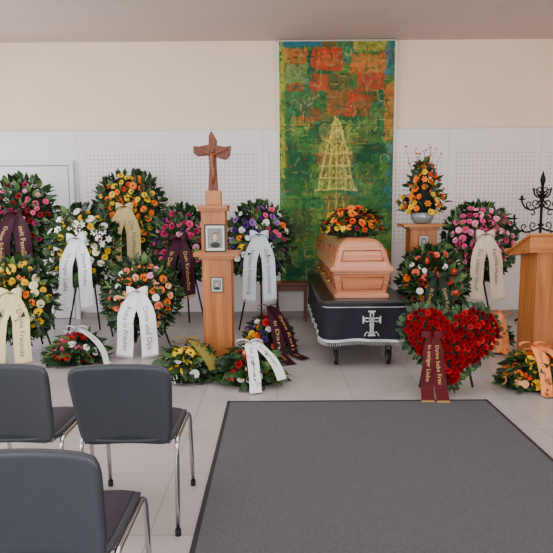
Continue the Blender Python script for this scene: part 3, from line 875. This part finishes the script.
nt.links.new(fac, mx.inputs[0]); nt.links.new(mx.outputs[2], b.inputs['Base Color'])
box_obj('wall_panelling', (0, 7.615, 1.275), (9.4, .03, 2.55), pm)
box_obj('trim_1', (0, 7.61, 2.556), (9.4, .04, .012), mat('trim_white', (214, 208, 204), .6))
box_obj('baseboard_back', (0, 7.59, .04), (9.4, .02, .08), mat('base_grey', (150, 145, 140), .6))
# door
mb = MB()
DW = mat('door_white', (222, 222, 228), .5); DE = mat('door_edge', (150, 150, 158), .5)
for x in (-2.75, -3.80): mb.box((x, 7.56, 1.08), (.06, .04, 2.16), DW)
mb.box((-3.275, 7.56, 2.13), (1.0, .04, .06), DW)
mb.box((-3.275, 7.572, 1.05), (.98, .012, 2.1), DE); mb.box((-3.275, 7.562, 1.05), (.95, .012, 2.07), DW)
mb.tube([(-2.9, 7.555, 1.05), (-2.9, 7.51, 1.05), (-3.02, 7.51, 1.05)], .01, CHR)
mb.obj('door_1', bevel=.003)

# ------------------------------------------------------------------ tapestry
def tapestry():
    W, Hh = 150, 320
    u = (np.arange(W)+.5)/W; v = (np.arange(Hh)+.5)/Hh
    U, Vv = np.meshgrid(u, v)
    r = np.random.RandomState(5)
    def noise(sx, sy):
        g = r.rand(sy+2, sx+2); xs = U*sx; ys = Vv*sy; x0 = xs.astype(int); y0 = ys.astype(int); fx = xs-x0; fy = ys-y0
        return g[y0, x0]*(1-fx)*(1-fy)+g[y0, x0+1]*fx*(1-fy)+g[y0+1, x0]*(1-fx)*fy+g[y0+1, x0+1]*fx*fy
    n1, n2, n3 = noise(6, 12), noise(14, 30), noise(50, 110)
    col = np.zeros((Hh, W, 3))
    gA, gB, gC = np.array([50, 96, 56.]), np.array([90, 124, 62.]), np.array([34, 72, 58.])
    col[:] = gA
    k = np.clip((n1*.5+n2*.5-.40)*3, 0, 1)[..., None]*.8; col = col*(1-k)+gB*k
    k = np.clip((n2-.55)*3, 0, 1)[..., None]*.7; col = col*(1-k)+gC*k
    def rect(a, b, c, d, cc, al=.8):
        nonlocal col
        j = (n3-.5)*.035; jj = (n2-.5)*.05
        m = ((U+j+jj > a) & (U+j-jj < b) & (Vv+j*.5 > c) & (Vv+j*.5 < d)).astype(float)*al*np.clip(.45+n3*1.1, 0, 1)
        col = col*(1-m[..., None])+np.array(cc, float)*m[..., None]
    gp = [(56, 106, 58), (92, 130, 60), (38, 80, 60), (114, 132, 64), (66, 104, 80), (34, 72, 46), (128, 100, 54), (80, 114, 52), (140, 72, 44), (52, 100, 96)]
    yy = 0
    while yy < 1:
        hh = r.uniform(.03, .075); xx = 0
        while xx < 1:
            ww = r.uniform(.08, .24)
            pr_ = [.16, .15, .12, .11, .1, .12, .06, .12, .04, .02] if yy > .3 else [.12, .1, .08, .08, .1, .06, .1, .1, .2, .06]
            rect(xx, xx+ww, yy, yy+hh, gp[r.choice(10, p=pr_)], r.uniform(.35, .85)); xx += ww
        yy += hh
    red, ora, blu, yel, dgr, gol = (186, 58, 40), (208, 108, 50), (44, 104, 140), (196, 172, 60), (28, 60, 42), (160, 142, 56)
    L = [(0, .05, 0, .55, yel, .6), (.03, .36, .0, .022, blu, .8), (.05, .24, .03, .09, ora, .7), (.06, .25, .09, .17, (120, 136, 84), .7), (.06, .2, .17, .2, red, .5),
         (.30, .56, .03, .12, red, .85), (.34, .50, .05, .10, ora, .5), (.27, .44, .13, .2, red, .75), (.56, .66, .02, .09, (60, 124, 100), .7), (.62, .95, .05, .13, ora, .7), (.66, .95, .0, .04, yel, .6), (.68, .92, .13, .2, red, .75),
         (.92, 1, .0, .14, blu, .6), (.93, 1, .17, .4, ora, .6), (.95, 1, .4, .7, blu, .45), (.4, .66, .2, .3, (150, 84, 48), .75), (.58, .8, .21, .3, red, .5), (.03, .28, .2, .3, (60, 108, 76), .6),
         (.1, .3, .3, .34, ora, .4), (.35, .63, .33, .60, (150, 140, 70), .5), (.42, .56, .38, .56, (132, 108, 48), .4), (.7, .9, .36, .55, dgr, .35), (.05, .28, .4, .62, dgr, .3), (.40, .6, .62, .84, (128, 98, 46), .6),
         (.1, .3, .68, .8, (110, 64, 42), .3), (.62, .78, .78, .86, ora, .3), (.05, .95, .9, .97, dgr, .35), (.3, .5, .84, .95, (130, 116, 60), .4), (.0, .04, .6, 1, (90, 140, 110), .6)]
    for q in L: rect(*q)
    def seg(x0, y0, x1, y1, w, cc, al=.9):
        nonlocal col
        dx, dy = x1-x0, (y1-y0)*2.17; px, py = U-x0, (Vv-y0)*2.17
        t = np.clip((px*dx+py*dy)/(dx*dx+dy*dy+1e-9), 0, 1)
        d = np.hypot(px-t*dx, py-t*dy)
        m = (d < w)[..., None]*al; col = col*(1-m)+np.array(cc, float)*m
    for _ in range(700):
        x, y = r.rand(), r.rand(); a = r.choice([0, pi/2, r.rand()*pi]); l = .02+.06*r.rand()
        cc = [(26, 62, 40), (140, 150, 84), (64, 106, 64), (176, 146, 70), (40, 90, 90), (160, 70, 46), (180, 176, 130)][r.choice(7, p=[.33, .18, .2, .11, .06, .08, .04])]
        seg(x, y, x+l*math.cos(a), y+l*.46*math.sin(a), .0045, cc, .5)
    for _ in range(60):
        x, y = .05+.88*r.rand(), .03+.92*r.rand(); s = .02+.03*r.rand(); cc = [(180, 160, 90), (24, 58, 40), (170, 90, 56), (130, 150, 96)][r.randint(4)]
        ph = r.choice([0, pi/2, pi]); pr = None
        for t in np.linspace(0, pi*1.3, 7):
            c = (x+s*math.cos(t+ph), y-s*.5*math.sin(t+ph))
            if pr: seg(pr[0], pr[1], c[0], c[1], .005, cc, .45)
            pr = c
    g2 = (206, 184, 92)
    def loose(x0, y0, x1, y1, w=.008, al=.7):
        n = 5; pr = (x0+r.normal(0, .006), y0+r.normal(0, .003))
        for k in range(1, n+1):
            t = k/n; c = (x0+(x1-x0)*t+r.normal(0, .007), y0+(y1-y0)*t+r.normal(0, .003))
            seg(pr[0], pr[1], c[0], c[1], w*r.uniform(.6, 1.3), g2, al*r.uniform(.6, 1)); pr = c
    # loosely brushed golden tower / tree of life
    for (a, w) in ((.36, .05), (.40, .08), (.45, .12), (.50, .15), (.55, .13), (.60, .18)):
        loose(.5-w, a, .5+w, a)
        for t in (-.8, -.35, .35, .8): loose(.5+t*w*.8, a-.035, .5+t*w, a, .006, .6)
    loose(.5, .30, .5, .62, .010); loose(.46, .34, .34, .60); loose(.54, .34, .66, .60); loose(.46, .34, .5, .31); loose(.54, .34, .5, .31)
    loose(.46, .36, .42, .60); loose(.54, .36, .58, .60)
    for q in [(.44, .64, .41, .80), (.56, .64, .59, .80), (.5, .64, .5, .84), (.41, .80, .59, .80), (.44, .70, .56, .70), (.38, .84, .62, .84)]: loose(*q, .006, .6)
    for x in (.28, .66): seg(x, 0, x, 1, .003, (28, 56, 38), .5)
    for y in (.2, .34, .5, .64, .8, .9): seg(0, y, 1, y, .003, (28, 56, 38), .4)
    col *= (.90+.26*n3)[..., None]
    col = np.clip(col, 0, 255)
    w, h = 1.52, 3.22
    me = bpy.data.meshes.new('woven_cloth')
    nx, ny = W+1, Hh+1
    xs = np.linspace(-w/2, w/2, nx); zs = np.linspace(h, 0, ny)
    V = [(x, -.006*math.sin(x*9)*(1-z/h)-.004*math.sin(z*3), z) for z in zs for x in xs]
    F = [(j*nx+i, (j+1)*nx+i, (j+1)*nx+i+1, j*nx+i+1) for j in range(Hh) for i in range(W)]
    me.from_pydata(V, [], F)
    at = me.color_attributes.new('Col', 'FLOAT_COLOR', 'CORNER')
    c = col/255.; c = np.where(c <= .04045, c/12.92, ((c+.055)/1.055)**2.4).reshape(-1, 3)
    c4 = np.concatenate([c, np.ones((len(c), 1))], 1)
    at.data.foreach_set('color', np.repeat(c4, 4, axis=0).ravel())
    m = bpy.data.materials.new('painted_textile'); m.use_nodes = True; nt = m.node_tree; b = nt.nodes['Principled BSDF']
    a = nt.nodes.new('ShaderNodeVertexColor'); a.layer_name = 'Col'
    n = nt.nodes.new('ShaderNodeTexNoise'); n.inputs['Scale'].default_value = 45; tc = nt.nodes.new('ShaderNodeTexCoord'); nt.links.new(tc.outputs['Object'], n.inputs['Vector'])
    mx = nt.nodes.new('ShaderNodeMix'); mx.data_type = 'RGBA'; mx.blend_type = 'OVERLAY'; mx.inputs[0].default_value = .3
    nt.links.new(a.outputs['Color'], mx.inputs[6]); nt.links.new(n.outputs['Fac'], mx.inputs[7]); nt.links.new(mx.outputs[2], b.inputs['Base Color'])
    b.inputs['Roughness'].default_value = .9; b.inputs['Specular IOR Level'].default_value = .1
    me.materials.append(m)
    e = root('tapestry', (.815, 7.56, .46))
    o = bpy.data.objects.new('woven_cloth', me); bpy.context.collection.objects.link(o); o.parent = e
    mb = MB(); mb.box((0, .016, h/2), (w+.07, .008, h+.01), mat('canvas_white', (226, 222, 214), .9))
    mb.tube([(-w/2-.03, .0, h+.0), (w/2+.03, 0, h)], .011, mat('rod', (190, 180, 165), .5))
    mb.obj('backing_and_rod', e)
tapestry()

# ------------------------------------------------------------------ lights
def area(name, loc, rot, sx, sy, p, col=(1, 1, 1)):
    l = bpy.data.lights.new(name, 'AREA'); l.shape = 'RECTANGLE'; l.size = sx; l.size_y = sy; l.energy = p; l.color = col
    o = bpy.data.objects.new(name, l); bpy.context.collection.objects.link(o); o.location = loc; o.rotation_euler = rot
    return o
area('rear_daylight', (0, -3.1, 1.9), (math.radians(90), 0, 0), 8.6, 2.6, 400, (.95, .975, 1))
area('side_daylight', (-4.6, 3.0, 2.0), (math.radians(90), 0, math.radians(-90)), 8, 2.1, 200, (.95, .975, 1))
area('ceiling_downlight', (0, 3.4, 3.66), (0, 0, 0), 6, 4.0, 130, (1, .99, .97))
w = bpy.data.worlds.new('sky'); bpy.context.scene.world = w; w.use_nodes = True
w.node_tree.nodes['Background'].inputs[0].default_value = (.85, .92, 1, 1); w.node_tree.nodes['Background'].inputs[1].default_value = 1.0

# ------------------------------------------------------------------ camera
cd = bpy.data.cameras.new('camera'); cd.lens = 36; cd.sensor_width = 36
co = bpy.data.objects.new('camera', cd); bpy.context.collection.objects.link(co)
co.matrix_world = Matrix.Translation((0, 0, 1.5)) @ Matrix.Rotation(math.radians(83), 4, 'X') @ Matrix.Rotation(math.radians(-.4), 4, 'Z')
bpy.context.scene.camera = co
